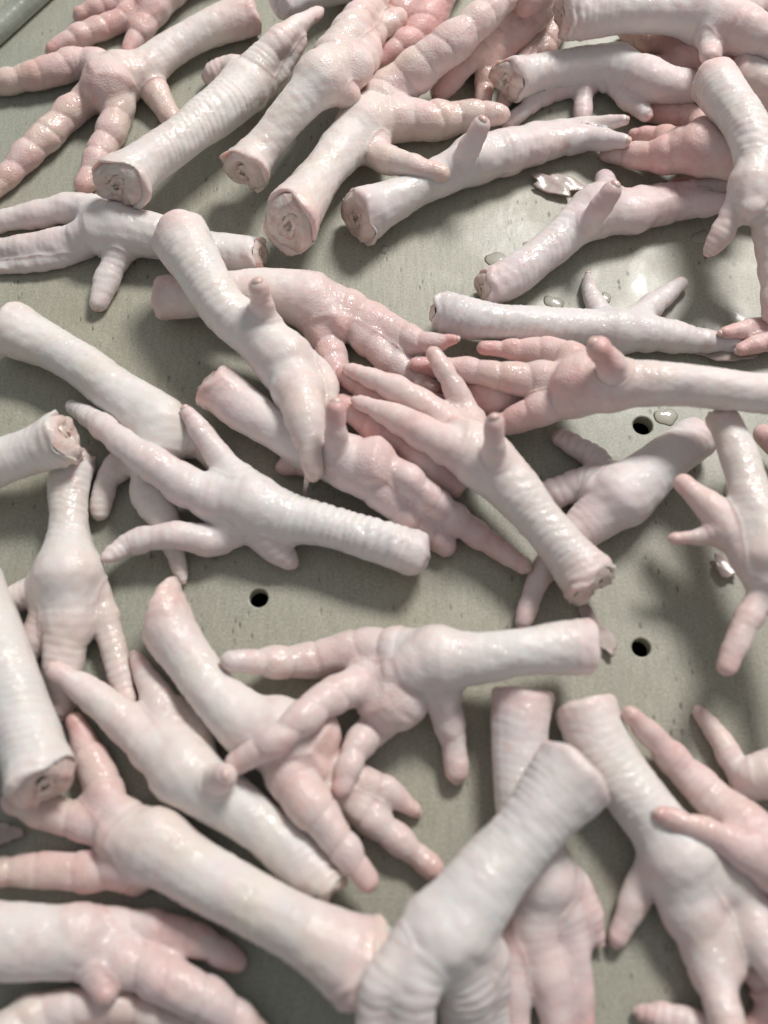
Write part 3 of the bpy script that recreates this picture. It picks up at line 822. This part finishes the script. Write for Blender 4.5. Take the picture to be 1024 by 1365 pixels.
    # clipped nail beds on the toe tips
    for (p, t, r) in info['tips']:
        t = np.array(t)
        bm = bmesh.new(); bmesh.ops.create_icosphere(bm, subdivisions=2, radius=1)
        upn = np.array([0, 0, 1.0]); sd = np.cross(t, upn); sd /= max(1e-6, np.linalg.norm(sd)); bb = np.cross(sd, t)
        cc = p + t * r * .63 + bb * r * (.12 if not f['sole'] else -.1) - np.array(base)
        for v in bm.verts:
            q = cc + t * v.co.x * r * .40 + sd * v.co.y * r * .56 + bb * v.co.z * r * .46
            v.co = q.tolist()
        nm = bpy.data.meshes.new('nail_bed'); bm.to_mesh(nm); bm.free()
        nm.polygons.foreach_set('use_smooth', [True] * len(nm.polygons))
        link('nail_bed', nm, NAILM, e)
print('TRIS', TRIS)

# ------------------------------------------------------------------ water drops and scraps of membrane on the belt
def top_height(x, y):
    """height of the highest piece over a point of the belt"""
    wx_, wy_, ws_ = at(X, Y, Z); wr_ = RP * ws_
    d = np.hypot(wx_ - x, wy_ - y); m = d < wr_
    return float((Z[m] + np.sqrt(wr_[m] ** 2 - d[m] ** 2)).max()) if m.any() else 0.0

def drop(label, px, py, rpx, h, seed):
    rs = np.random.RandomState(seed)
    x, y, sc_ = at(px, py, 0); r = rpx * float(sc_)
    vs, fs = [(0, 0, h)], []
    NR, NS = 7, 28
    ph = rs.uniform(0, 6.28, 3)
    for i in range(1, NR + 1):
        q = i / NR
        for j in range(NS):
            a = 2 * math.pi * j / NS
            rr = r * q * (1 + q * (.16 * math.sin(2 * a + ph[0]) + .10 * math.sin(3 * a + ph[1]) + .05 * math.sin(5 * a + ph[2])))
            vs.append((rr * math.cos(a), rr * math.sin(a), h * (1 - q ** 2.4)))
    for j in range(NS): fs.append((0, 1 + j, 1 + (j + 1) % NS))
    for i in range(NR - 1):
        for j in range(NS):
            a, b = 1 + i * NS + j, 1 + i * NS + (j + 1) % NS
            fs.append((a, a + NS, b + NS, b))
    fs.append(tuple(1 + (NR - 1) * NS + j for j in reversed(range(NS))))
    me = bpy.data.meshes.new('water_drop'); me.from_pydata(vs, [], fs)
    me.polygons.foreach_set('use_smooth', [True] * (len(fs) - 1) + [False]); me.update()
    o = link('water_drop', me, WATER, None, (float(x), float(y), .00005))
    o['label'] = label; o['category'] = 'water drop'; o['group'] = 'water drops on the belt'
drop('largest bright water drop, on open belt in the upper right', 664, 348, 15, .0006, 1)
drop('water drop just above the crumbly white end of the level bluish foot', 738, 404, 12, .0006, 2)
drop('small water drop right of the largest bright drop', 703, 327, 6, .0006, 3)
drop('water drop between the two small raised toes of the level bluish foot', 806, 398, 9, .0006, 4)
drop('glistening water drop beside the upper right hole', 888, 556, 14, .0006, 5)
drop('bright water drop in the dark shadow between the right edge toes', 972, 654, 9, .0006, 6)
drop('water drop near the curved shadow below the hanging toes, upper right', 934, 316, 11, .0006, 7)
drop('water drop under the knobbly white end', 512, 332, 6, .0006, 8)

def scrap(label, px, py, lpx, wpx, ang, seed, z=.0012):
    rs = np.random.RandomState(seed)
    x, y, sc_ = at(px, py, z); l, w = lpx * float(sc_), wpx * float(sc_)
    wv = Waves(8, 420, rs); wv2 = Waves(8, 900, rs)
    NR, NS = 7, 26
    ph = rs.uniform(0, 6.28, 4); top, fs = [], []
    ca, sa = math.cos(ang), math.sin(ang)
    for i in range(NR + 1):
        q = i / NR
        for j in range(NS):
            a = 2 * math.pi * j / NS
            rr = q * (1 + .18 * math.sin(2 * a + ph[0]) + .16 * math.sin(3 * a + ph[1]) + .12 * math.sin(5 * a + ph[2]) + .07 * math.sin(9 * a + ph[3]))
            u, v = rr * l * math.cos(a), rr * w * math.sin(a)
            top.append((u * ca - v * sa, u * sa + v * ca, 0))
    T_ = np.array(top); hgt = .0014 + .0009 * wv(T_) + .0003 * wv2(T_); hgt = np.maximum(hgt, .0007)
    n_ = len(T_)
    allv = np.concatenate([np.c_[T_[:, :2], hgt], np.c_[T_[:, :2], hgt - .0005]])
    for i in range(NR):
        for j in range(NS):
            a, b = i * NS + j, i * NS + (j + 1) % NS
            fs.append((a, a + NS, b + NS, b)); fs.append((n_ + b, n_ + b + NS, n_ + a + NS, n_ + a))
    for j in range(NS):
        a, b = NR * NS + j, NR * NS + (j + 1) % NS
        fs.append((a, a + n_, b + n_, b))
    me = bpy.data.meshes.new('membrane_scrap'); me.from_pydata([tuple(p) for p in allv], [], fs)
    me.polygons.foreach_set('use_smooth', [True] * len(fs)); me.update()
    o = link('membrane_scrap', me, MEMBRANE, None, (float(x), float(y), z))
    o['label'] = label; o['category'] = 'membrane scrap'; o['group'] = 'scraps of skin and membrane on the belt'
scrap('translucent pinkish scrap hanging below the flared end of the central foot', 797, 842, 34, 14, R(-62), 11)
scrap('glassy wet membrane lying under the long toes of the knobbly ended foot', 742, 248, 36, 15, R(-22), 12)
scrap('pale scrap of skin in the dark shadow at the right edge', 966, 757, 20, 11, R(-40), 13)
scrap('white torn scrap of skin along the shank coming from the right edge', 960, 468, 40, 16, R(-8), 14)
scrap('small wet scrap at the far left edge beside the segmented toe', 4, 1112, 16, 22, R(80), 15)

def rail():
    a, b = at(-90, 118, .004), at(118, -70, .004)
    P = np.array([[a[0], a[1], .004], [b[0], b[1], .004]], float)
    P = np.stack([np.linspace(P[0, k], P[1, k], 12) for k in range(3)], 1)
    vs, fs = [], []
    tube(vs, fs, P, np.full(12, .0055), nseg=24)
    me = bpy.data.meshes.new('edge_rail'); me.from_pydata(vs, [], fs); me.polygons.foreach_set('use_smooth', [True] * len(fs)); me.update()
    o = link('edge_rail', me, simple_mat('wet_steel', [(.3, (.22, .24, .20)), (.7, (.34, .35, .30))], 90, .25, 0, .8, .0003, 300))
    o['label'] = 'glossy wet steel edge crossing the extreme top left corner'; o['category'] = 'rail'
rail()

def strand():
    e = next(o for o in bpy.data.objects if o.get('label', '').startswith('smooth foot with one long toe curling'))
    c = next(c for c in chains if FEET[c['foot']]['label'] == e['label'] and c['kind'] == 'toe')
    zt = float(c['z'][-1])
    pts = [(411, 628, zt + .001), (409, 642, zt - .002), (407, 655, max(.004, zt - .008)), (409, 666, max(.003, zt - .012))]
    P = []
    for px, py, z in pts:
        x, y, _ = at(px, py, z); P.append((float(x), float(y), z))
    P = np.array(P); P = np.stack([np.interp(np.linspace(0, 3, 14), range(4), P[:, k]) for k in range(3)], 1)
    vs, fs = [], []
    tube(vs, fs, P - np.array(e.location), np.linspace(.0012, .0006, 14), nseg=8)
    me = bpy.data.meshes.new('skin_thread'); me.from_pydata(vs, [], fs); me.polygons.foreach_set('use_smooth', [True] * len(fs)); me.update()
    link('skin_thread', me, MEMBRANE, e)
strand()
